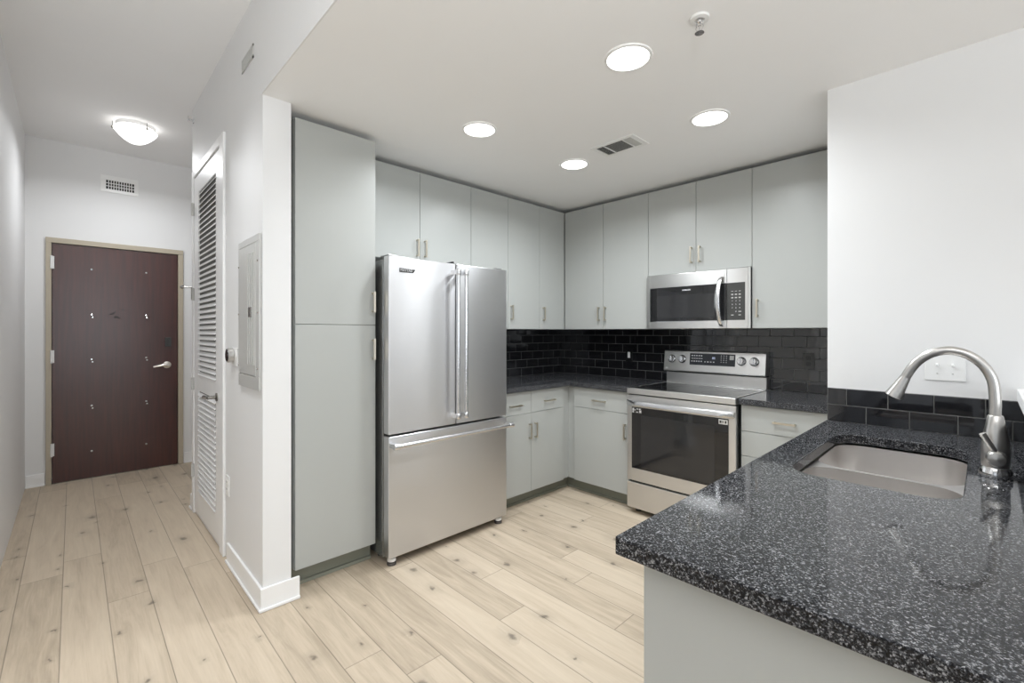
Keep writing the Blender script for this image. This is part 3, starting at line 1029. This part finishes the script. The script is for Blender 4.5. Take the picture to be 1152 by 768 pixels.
# peninsula cabinet
t = thing('peninsula_cabinet', (2.85, -1.9, 0), 'sage grey peninsula cabinet with a plain end panel under the sink counter', 'cabinet')
b = B()
b.box(2.588, 2.606, -2.765, -1.0675, 0.10, BT - 0.001).box(3.133, 3.1515, -2.765, -1.0675, 0.10, BT - 0.001)
b.box(2.606, 3.133, -1.085, -1.0675, 0.10, BT - 0.001).box(2.606, 3.133, -2.765, -1.085, 0.10, 0.118)
obj('carcass', b, CAB, t)
obj('end_panel', B().box(2.568, 3.1515, -2.790, -2.766, 0.0, BT - 0.001), CAB, t, bevel=0.001)
obj('toe_kick', B().box(2.645, 3.13, -2.765, -1.0675, 0.0, 0.10), TOEM, t)
for k, (ya, yb, yh) in enumerate(((-2.764, -2.20, None), (-2.20, -1.64, -1.68), (-1.64, -1.08, -1.60))):
    o = obj('door', B().box(2.569, 2.587, ya + GAP, yb - GAP, 0.10, BT - 0.004), CAB, t, bevel=0.001)
    if yh:
        pull(o, (2.569, yh, 0.72), 'z', (-1, 0, 0))
    else:
        pull(o, (2.569, (ya + yb) / 2, 0.80), 'y', (-1, 0, 0), 0.16)

# ---------------------------------------------------------------- granite worktops
CT0, CT1 = 0.878, 0.914


def slab(name, outer, label, holes=()):
    bm = bmesh.new()
    loops = []
    for pts in [outer, *holes]:
        vs = [bm.verts.new((x, y, CT1)) for x, y in pts]
        es = [bm.edges.new((vs[i], vs[(i + 1) % len(vs)])) for i in range(len(vs))]
        loops += es
    bmesh.ops.triangle_fill(bm, use_beauty=True, use_dissolve=False, edges=loops)
    ret = bmesh.ops.extrude_face_region(bm, geom=bm.faces[:])
    for v in [g for g in ret['geom'] if isinstance(g, bmesh.types.BMVert)]:
        v.co.z = CT0
    bmesh.ops.dissolve_limit(bm, angle_limit=0.001, verts=bm.verts, edges=bm.edges)
    return obj(name, bm, GRAN, bevel=0.003, label=label, cat='countertop')


CO = 0.637
slab('granite_countertop', [(0.0005, -1.432), (CO, -1.432), (CO, -CO), (1.199, -CO), (1.199, -0.0005), (0.0005, -0.0005)],
     'dark speckled granite countertop running from refrigerator round the corner to the range')
slab('granite_countertop', [(1.977, -CO), (2.5295, -CO), (2.5295, -0.0005), (1.977, -0.0005)],
     'short dark granite countertop right of the range')
SX0, SX1, SY0, SY1 = 2.630, 3.005, -2.085, -1.352
HOLE = rrect(SX0, SX1, SY0, SY1, 0.085, 10)
pen = slab('granite_countertop', [(2.528, -2.832), (3.1515, -2.832), (3.1515, -1.0675), (2.528, -1.0675)],
           'large dark speckled granite peninsula countertop holding the sink', [HOLE])

# ---------------------------------------------------------------- sink
t = thing('sink', ((SX0 + SX1) / 2, (SY0 + SY1) / 2, 0.68), 'double-bowl undermount stainless steel sink in the granite peninsula', 'sink')
ymid = -1.775
bm = bmesh.new()
rim_z = 0.874


def ring(pts, z):
    return [bm.verts.new((x, y, z)) for x, y in pts]


def bowl(x0, x1, y0, y1, zt, depth):
    """open rounded bowl, thin shell"""
    n = 8
    rings = []
    for ins, dz, r in ((0.0, 0.0, 0.082), (0.004, 0.10, 0.078), (0.010, depth - 0.03, 0.072), (0.022, depth - 0.008, 0.06), (0.045, depth, 0.04)):
        rings.append(ring(rrect(x0 + ins, x1 - ins, y0 + ins, y1 - ins, r, n), zt - dz))
    for a, c in zip(rings, rings[1:]):
        for i in range(len(a)):
            bm.faces.new((a[i], a[(i + 1) % len(a)], c[(i + 1) % len(c)], c[i]))
    bm.faces.new(rings[-1])
    return rings[0]


m0 = 0.006
r1 = bowl(SX0 + m0 * 0, SX1 - m0 * 0, ymid + 0.009, SY1, rim_z - 0.003, 0.175)
r2 = bowl(SX0, SX1, SY0, ymid - 0.009, rim_z - 0.003, 0.175)
# flange with two openings
vs_all = []
outer = ring(rrect(SX0 - 0.02, SX1 + 0.02, SY0 - 0.02, SY1 + 0.02, 0.095, 8), rim_z - 0.003)
es = []
for lp in (outer, r1, r2):
    for i in range(len(lp)):
        e = bm.edges.get((lp[i], lp[(i + 1) % len(lp)])) or bm.edges.new((lp[i], lp[(i + 1) % len(lp)]))
        es.append(e)
bmesh.ops.triangle_fill(bm, use_beauty=True, use_dissolve=False, edges=es)
so = obj('basin', bm, SINKM, t, smooth=True, angle=50)
md = so.modifiers.new('solid', 'SOLIDIFY')
md.thickness = 0.0015
md.offset = -1
for yc in ((ymid + SY1) / 2, (ymid + SY0) / 2):
    z = rim_z - 0.003 - 0.175
    obj('drain', B().lathe([(0.043, 0.001), (0.040, 0.004), (0.030, 0.001), (0.028, 0.0015), (0.001, 0.0015)], ((SX0 + SX1) / 2, yc, z), 'z', 28), CHROME, t, smooth=True)

# ---------------------------------------------------------------- faucet
fy = -1.73
fxx = 3.064
t = thing('faucet', (fxx, fy, CT1), 'brushed nickel gooseneck pull-down faucet standing behind the sink', 'faucet')
q = B().lathe([(0.034, 0.0), (0.035, 0.006), (0.034, 0.020), (0.029, 0.030)], (fxx, fy, CT1), 'z', 40)
obj('base_flange', q, CHROME, t, smooth=True)
q = B().lathe([(0.0275, 0.026), (0.0295, 0.05), (0.0295, 0.088), (0.0270, 0.112), (0.0205, 0.148), (0.0165, 0.172), (0.0145, 0.175)], (fxx, fy, CT1), 'z', 40)
obj('faucet_body', q, FAUC, t, smooth=True)
# spout: smooth curve through measured points
ctl = [(3.063, 1.040), (3.063, 1.085), (3.063, 1.145), (3.057, 1.193), (3.037, 1.233), (3.006, 1.260), (2.970, 1.270), (2.934, 1.262), (2.904, 1.240), (2.883, 1.211), (2.868, 1.180), (2.853, 1.150)]
sp_pts = []
for i in range(1, len(ctl) - 2):
    p0, p1, p2, p3 = [Vector(c) for c in ctl[i - 1:i + 3]]
    for k in range(5):
        u = k / 5
        c = 0.5 * ((2 * p1) + (p2 - p0) * u + (2 * p0 - 5 * p1 + 4 * p2 - p3) * u * u + (-p0 + 3 * p1 - 3 * p2 + p3) * u ** 3)
        sp_pts.append((c.x, fy, c.y))
sp_pts.append((ctl[-2][0], fy, ctl[-2][1]))
dirv = (Vector(sp_pts[-1]) - Vector(sp_pts[-2])).normalized()
obj('spout', B().tube(sp_pts, 0.0128, 28), FAUC, t, smooth=True)
h0 = Vector(sp_pts[-1]) - dirv * 0.004
q = B().lathe([(0.0135, 0), (0.0145, 0.010), (0.0170, 0.030), (0.0225, 0.062), (0.0235, 0.068), (0.021, 0.070), (0.019, 0.066)], h0, dirv, 36)
sh = obj('spray_head', q, FAUC, t, smooth=True)
obj('spray_face', B().lathe([(0.019, 0.0655), (0.001, 0.0655)], h0, dirv, 28), DGREY, sh, smooth=True)
# lever with its round hub on the camera side
q = B().lathe([(0.0200, 0.018), (0.0225, 0.028), (0.0225, 0.038), (0.018, 0.046), (0.001, 0.050)], (fxx, fy, 0.972), (0.05, -1, 0), 32)
obj('lever_hub', q, FAUC, t, smooth=True)
obj('lever', B().tube([(fxx + 0.004, fy - 0.034, 0.980), (fxx - 0.008, fy - 0.038, 1.004), (fxx - 0.026, fy - 0.043, 1.040)], [0.0065, 0.0065, 0.0078], 18), FAUC, t, smooth=True)

# ---------------------------------------------------------------- refrigerator
FX = 0.726
Y0, Y1, YM = -2.343, -1.435, -1.873
t = thing('refrigerator', (0.4, -1.89, 0), 'stainless steel french-door refrigerator with bottom freezer drawer', 'refrigerator')
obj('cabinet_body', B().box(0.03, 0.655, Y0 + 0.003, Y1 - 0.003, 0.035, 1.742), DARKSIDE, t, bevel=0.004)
obj('gasket', B().box(0.655, 0.667, Y0 + 0.012, Y1 - 0.012, 0.06, 1.735), BLACKP, t)
dl = obj('door', B().box(0.667, FX, Y0, YM - 0.003, 0.747, 1.757), STEEL, t, bevel=0.006, seg=3)
dr = obj('door', B().box(0.667, FX, YM + 0.003, Y1, 0.747, 1.757), STEEL, t, bevel=0.006, seg=3)
fz = obj('freezer_drawer', B().box(0.667, FX, Y0, Y1, 0.050, 0.735), STEEL, t, bevel=0.006, seg=3)
for dd, yy in ((dl, -1.903), (dr, -1.842)):
    z0, z1 = 0.790, 1.715
    q = B().lathe([(0.0125, 0.0), (0.0125, z1 - z0)], (FX + 0.062, yy, z0), 'z', 24)
    for z in (z0, z1 - 0.035):
        q.lathe([(0.0150, 0), (0.0165, 0.003), (0.0165, 0.032), (0.0150, 0.035)], (FX + 0.062, yy, z), 'z', 24)
        q.box(FX - 0.001, FX + 0.055, yy - 0.011, yy + 0.011, z + 0.004, z + 0.031)
    obj('handle', q, STEELH, dd, smooth=True, bevel=0.001)
q = B().lathe([(0.0135, 0.0), (0.0135, 0.905)], (FX + 0.062, -2.340, 0.690), 'y', 24)
for y in (-2.345, -1.470):
    q.lathe([(0.0150, 0), (0.0175, 0.003), (0.0175, 0.037), (0.0150, 0.040)], (FX + 0.062, y, 0.690), 'y', 24)
    q.box(FX - 0.001, FX + 0.055, y + 0.005, y + 0.035, 0.678, 0.702)
obj('handle', q, STEELH, fz, smooth=True, bevel=0.001)
for y in (-2.30, -1.875, -1.49):
    obj('top_hinge', B().box(0.60, 0.70, y - 0.03 if y != -1.875 else y - 0.006, y + 0.03 if y != -1.875 else y + 0.006, 1.757, 1.768 if y != -1.875 else 1.775), DARKSIDE if y != -1.875 else BLACKP, t, bevel=0.003)
for y in (-2.305, -1.485):
    q = B().lathe([(0.026, 0.001), (0.026, 0.014), (0.012, 0.016), (0.010, 0.050)], (0.690, y, 0), 'z', 24)
    obj('foot', q, RUBBER, t, smooth=True)
    obj('foot_ring', B().lathe([(0.024, 0.022), (0.026, 0.030), (0.024, 0.040)], (0.690, y, 0), 'z', 24), WHITEP, t, smooth=True)
obj('kick_grille', B().box(0.56, 0.575, Y0 + 0.02, Y1 - 0.02, 0.012, 0.05), BLACKP, t)
bd = obj('badge', B().prism([(-2.276, 1.669), (-2.186, 1.669), (-2.170, 1.690), (-2.276, 1.693)], 'x', FX, FX + 0.002), DGREY, dl, bevel=0.0006)
text('badge_lettering', 'MAYTAG', 0.0195, CHROME, bd, (FX + 0.0022, -2.231, 1.681), (0, 1, 0), (0, 0, 1), bold=0.0005)

# ---------------------------------------------------------------- range
RX0, RX1 = 1.203, 1.972
RF = -0.660
t = thing('range', (1.585, -0.33, 0), 'stainless steel electric range with black glass oven door and knobs', 'stove')
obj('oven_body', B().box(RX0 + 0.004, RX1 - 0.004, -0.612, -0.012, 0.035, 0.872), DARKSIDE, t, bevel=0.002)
b = B()
b.box(RX0, RX1, -0.665, -0.640, 0.874, 0.917).box(RX0, RX0 + 0.016, -0.640, -0.085, 0.874, 0.917).box(RX1 - 0.016, RX1, -0.640, -0.085, 0.874, 0.917)
b.box(RX0 + 0.016, RX1 - 0.016, -0.110, -0.085, 0.874, 0.917)
obj('cooktop_frame', b, STEELR, t, bevel=0.004)
ck = obj('cooktop_glass', B().box(RX0 + 0.016, RX1 - 0.016, -0.640, -0.110, 0.890, 0.9155), BLACKG, t)
BURN = mat('burner_print', (0.06, 0.06, 0.06), 0.12, noise=0.05)
for x, y, r in ((1.40, -0.50, 0.115), (1.78, -0.50, 0.09), (1.40, -0.24, 0.08), (1.78, -0.24, 0.10), (1.59, -0.20, 0.05)):
    obj('burner_mark', B().lathe([(r - 0.003, 0), (r - 0.003, 0.0004), (r, 0.0004), (r, 0)], (x, y, 0.9155), 'z', 48, caps=False), BURN, ck)
dz0, dz1 = 0.243, 0.866
gx0, gx1, gz0, gz1 = 1.243, 1.928, 0.335, 0.780
b = B()
b.box(RX0, gx0, RF, -0.614, dz0, dz1).box(gx1, RX1, RF, -0.614, dz0, dz1).box(gx0, gx1, RF, -0.614, dz0, gz0).box(gx0, gx1, RF, -0.614, gz1, dz1)
od = obj('oven_door', b, STEELR, t, bevel=0.0015)
og = obj('oven_glass', B().box(gx0 - 0.0005, gx1 + 0.0005, RF - 0.0015, -0.62, gz0 - 0.0005, gz1 + 0.0005), BLACKG, od)
obj('oven_window', B().prism(rrect(gx0 + 0.075, gx1 - 0.085, gz0 + 0.015, gz1 - 0.055, 0.012, 4), 'y', RF - 0.0019, RF - 0.0015), GREYG, og)
# wide bowed handle
prof = [(-0.022, 0.006), (-0.036, 0.003), (-0.043, -0.010), (-0.043, -0.026), (-0.034, -0.036), (-0.022, -0.034), (-0.016, -0.020), (-0.016, -0.004)]
bm = bmesh.new()
rings = []
N = 24
for i in range(N + 1):
    u = i / N
    x = RX0 + 0.006 + (RX1 - RX0 - 0.012) * u
    bow = 0.012 * math.sin(math.pi * u)
    edge = min(u, 1 - u) * 14
    k = min(1.0, edge)
    rings.append([bm.verts.new((x, RF + (dy * (0.35 + 0.65 * k)) - bow, 0.826 + dz)) for dy, dz in prof])
for a, c in zip(rings, rings[1:]):
    for i in range(len(prof)):
        bm.faces.new((a[i], a[(i + 1) % len(prof)], c[(i + 1) % len(prof)], c[i]))
bm.faces.new(rings[0])
bm.faces.new(rings[-1][::-1])
hh = B()
hh.bm = bm
hh.box(RX0 + 0.006, RX0 + 0.05, RF - 0.016, RF + 0.001, 0.796, 0.828).box(RX1 - 0.05, RX1 - 0.006, RF - 0.016, RF + 0.001, 0.796, 0.828)
obj('handle', hh, STEELH, od, smooth=True, angle=30)
obj('vent_gap', B().box(RX0 + 0.006, RX1 - 0.006, -0.640, -0.612, 0.8665, 0.8738), BLACKP, t)
obj('storage_drawer', B().box(RX0, RX1, RF, -0.614, 0.042, 0.230), STEELR, t, bevel=0.003)
obj('drawer_shadow_strip', B().box(RX0 + 0.01, RX1 - 0.01, -0.640, -0.613, 0.230, 0.243), BLACKP, t)
for x in (RX0 + 0.05, RX1 - 0.05):
    for y in (-0.585, -0.10):
        obj('foot', B().lathe([(0.020, 0.0), (0.018, 0.036)], (x, y, 0), 'z', 16), BLACKP, t)
s1 = obj('sticker', B().box(gx0 + 0.002, gx0 + 0.082, RF - 0.0022, RF - 0.0016, gz1 - 0.044, gz1 - 0.002), DGREY, og)
q = B()
for (a, c, d_, e_) in ((0.004, 0.018, 0.016, 0.036), (0.004, 0.016, 0.004, 0.013), (0.038, 0.050, 0.028, 0.036), (0.056, 0.070, 0.028, 0.036), (0.060, 0.076, 0.006, 0.024), (0.034, 0.052, 0.006, 0.012), (0.022, 0.030, 0.020, 0.028)):
    q.box(gx0 + 0.002 + a, gx0 + 0.002 + c, RF - 0.0026, RF - 0.0021, gz1 - 0.044 + d_, gz1 - 0.044 + e_)
obj('sticker_print', q, INKW, s1)
s2 = obj('sticker', B().box(gx1 - 0.060, gx1 - 0.004, RF - 0.0022, RF - 0.0016, gz1 - 0.036, gz1 - 0.006), WHITEP, og)
q = B()
for a, c in ((0.006, 0.018), (0.023, 0.029), (0.038, 0.048)):
    q.box(gx1 - 0.060 + a, gx1 - 0.060 + c, RF - 0.0026, RF - 0.0021, gz1 - 0.029, gz1 - 0.013)
obj('sticker_print', q, DGREY, s2)

# backguard
bg0, bg1 = 1.206, 1.968
b = B().prism([(-0.012, 0.917), (-0.085, 0.917), (-0.085, 1.003), (-0.012, 1.003)], 'x', bg0 + 0.01, bg1 + 0.002)
obj('backguard_riser', b, STEELR, t, bevel=0.003)
b = B().prism([(-0.012, 1.012), (-0.103, 1.012), (-0.106, 1.020), (-0.086, 1.172), (-0.080, 1.178), (-0.012, 1.178)], 'x', bg0 - 0.004, bg1)
bgd = obj('control_console', b, STEELR, t, bevel=0.002)
obj('console_gap', B().box(bg0 + 0.012, bg1 - 0.005, -0.075, -0.013, 1.003, 1.012), BLACKP, t)
slope = Vector((0, 0.020, 0.152)).normalized()      # up along the console face
nrm = Vector((0, -0.152, 0.020)).normalized()


def on_console(x, h, out=0.0):
    """point on the sloped face: h = height above 1.020"""
    k = h / 0.152
    return Vector((x, -0.106 + 0.020 * k, 1.020 + h)) + nrm * out


def cpan(x0, x1, h0, h1, o0, o1):
    q = bmesh.new()
    vv = []
    for o_ in (o0, o1):
        for x, h in ((x0, h0), (x1, h0), (x1, h1), (x0, h1)):
            vv.append(q.verts.new(on_console(x, h, o_)))
    q.faces.new(vv[0:4])
    q.faces.new(vv[4:8])
    for i in range(4):
        q.faces.new((vv[i], vv[(i + 1) % 4], vv[4 + (i + 1) % 4], vv[4 + i]))
    return q


disp = obj('display_panel', cpan(1.418, 1.762, 0.050, 0.140, 0.0, 0.0015), PANELK, t)


def merge(bms):
    out = B()
    for q in bms:
        me = bpy.data.meshes.new('tmp')
        q.to_mesh(me)
        q.free()
        out.bm.from_mesh(me)
        bpy.data.meshes.remove(me)
    return out


marks = []
for r, h in enumerate((0.122, 0.101, 0.079)):
    for k in range(5):
        x = 1.432 + k * 0.0185
        wd = 0.010 if r != 1 else 0.014
        ht = 0.008 if r != 1 else 0.004
        marks.append(cpan(x, x + wd, h - ht / 2, h + ht / 2, 0.0015, 0.002))
for k in range(4):
    marks.append(cpan(1.535 + k * 0.022, 1.545 + k * 0.022, 0.073, 0.080, 0.0015, 0.002))
for r in range(4):
    for k in range(3):
        x = 1.658 + k * 0.019
        marks.append(cpan(x, x + 0.006, 0.124 - r * 0.016, 0.129 - r * 0.016, 0.0015, 0.002))
obj('keypad_print', merge(marks), INKW, disp)
obj('start_key', cpan(1.722, 1.752, 0.098, 0.130, 0.0015, 0.002), GRILL, disp)
text('clock_digits', '88', 0.024, DISPB, disp, on_console(1.604, 0.106, 0.0016), (1, 0, 0), slope, depth=0.0004)
for x in (1.268, 1.356, 1.806, 1.893):
    c = on_console(x, 0.092, 0.0)
    kn = obj('knob', B().lathe([(0.030, 0.0), (0.030, 0.006), (0.025, 0.010), (0.024, 0.030), (0.021, 0.034), (0.001, 0.034)], c, nrm, 32), STEELH, t, smooth=True)
    q = B().lathe([(0.0325, 0.0005), (0.0325, 0.004), (0.030, 0.005)], c, nrm, 32)
    obj('knob_skirt', q, BLACKP, kn, smooth=True)
    rot = Matrix((Vector((1, 0, 0)), nrm, slope)).transposed()
    cc = c + nrm * 0.036
    obj('knob_grip', B().box(cc.x - 0.005, cc.x + 0.005, cc.y - 0.007, cc.y + 0.007, cc.z - 0.022, cc.z + 0.022, rot), CHROME, kn, bevel=0.002)
obj('energy_tag', cpan(1.222, 1.236, 0.010, 0.024, 0.0, 0.0006), WHITEP, t)

# ---------------------------------------------------------------- microwave
MX0, MX1, MF = 1.203, 1.960, -0.382
MZ0, MZ1 = 1.352, 1.762
t = thing('microwave', (1.58, -0.19, MZ0), 'stainless over-the-range microwave with curved handle above the range', 'microwave')
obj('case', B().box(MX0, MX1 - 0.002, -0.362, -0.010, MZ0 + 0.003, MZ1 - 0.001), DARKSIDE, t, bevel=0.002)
SPL = 1.812
wx0, wx1, wz0, wz1 = 1.238, 1.795, 1.408, 1.662
b = B()
b.box(MX0, wx0, MF, -0.363, MZ0, MZ1 - 0.002).box(wx1, SPL - 0.001, MF, -0.363, MZ0, MZ1 - 0.002)
b.box(wx0, wx1, MF, -0.363, MZ0, wz0).box(wx0, wx1, MF, -0.363, wz1, MZ1 - 0.002)
md_ = obj('door', b, STEELR, t, bevel=0.002)
mg = obj('door_glass', B().box(wx0 - 0.0005, SPL - 0.0015, MF - 0.0012, -0.365, wz0 - 0.0005, wz1 + 0.0005), BLACKG, md_)
obj('door_window', B().prism(rrect(1.290, 1.735, 1.432, 1.602, 0.010, 4), 'y', MF - 0.0017, MF - 0.0012), GREYG, mg)
text('door_lettering', 'FRIGIDAIRE', 0.0125, INKW, mg, (1.525, MF - 0.0016, 1.634), (1, 0, 0), (0, 0, 1), bold=0.0003)
obj('silver_edge', B().box(wx0 - 0.004, wx0 - 0.0006, MF - 0.0016, MF, wz0 - 0.004, wz1 + 0.002).box(wx0 - 0.0006, wx1, MF - 0.0016, MF, wz0 - 0.004, wz0 - 0.0006), CHROME, md_)
cp = obj('control_panel', B().box(SPL + 0.001, 1.948, MF, -0.363, MZ0, MZ1 - 0.002), STEELR, t, bevel=0.002)
cpk = obj('keypad', B().box(SPL + 0.0015, 1.930, MF - 0.0012, MF + 0.001, 1.408, 1.662), DGREY, cp)
obj('side_strip', B().box(1.948, MX1, MF + 0.006, -0.363, MZ0, MZ1 - 0.002), PANELM, t)
q = B()
for r in range(3):
    for k in range(3):
        x = 1.848 + k * 0.024
        z = 1.604 - r * 0.022
        q.box(x - 0.007, x + 0.007, MF - 0.0016, MF - 0.0011, z - (0.004 if r else 0.0015), z + (0.004 if r else 0.0015))
obj('key_print', q, GRILL, cpk)
for r, row in enumerate(('123', '456', '789')):
    for k, ch in enumerate(row):
        text('key_digit', ch, 0.0125, INKW, cpk, (1.848 + k * 0.024, MF - 0.0013, 1.538 - r * 0.024), (1, 0, 0), (0, 0, 1), depth=0.0003)
text('key_digit', '0', 0.0125, INKW, cpk, (1.872, MF - 0.0013, 1.466), (1, 0, 0), (0, 0, 1), depth=0.0003)
q = B().box(1.888, 1.906, MF - 0.0016, MF - 0.0011, 1.463, 1.469).box(1.840, 1.857, MF - 0.0016, MF - 0.0011, 1.440, 1.445).box(1.888, 1.904, MF - 0.0016, MF - 0.0011, 1.440, 1.445)
obj('key_print', q, GRILL, cpk)
# curved handle
bm = bmesh.new()
rings = []
N = 26
for i in range(N + 1):
    u = i / N
    z = 1.365 + 0.345 * u
    out = 0.004 + 0.046 * math.sin(math.pi * u) ** 0.6
    xs = 1.777 - 0.014 * math.sin(math.pi * u)
    wd = 0.0125 + 0.003 * math.sin(math.pi * u)
    th = 0.010
    rings.append([bm.verts.new((xs + wd * cx_, MF - out - th / 2 * cy_, z)) for cx_, cy_ in
                  ((1, 0.1), (0.7, 0.8), (0.2, 1), (-0.2, 1), (-0.7, 0.8), (-1, 0.1), (-0.8, -1), (0.8, -1))])
for a, c in zip(rings, rings[1:]):
    for i in range(8):
        bm.faces.new((a[i], a[(i + 1) % 8], c[(i + 1) % 8], c[i]))
bm.faces.new(rings[0])
bm.faces.new(rings[-1][::-1])
obj('handle', bm, STEELH, md_, smooth=True, angle=50)
b = B()
b.box(MX0 + 0.03, MX1 - 0.05, -0.35, -0.05, MZ0 + 0.0, MZ0 + 0.003)
obj('underside_grille', b, BLACKP, t)
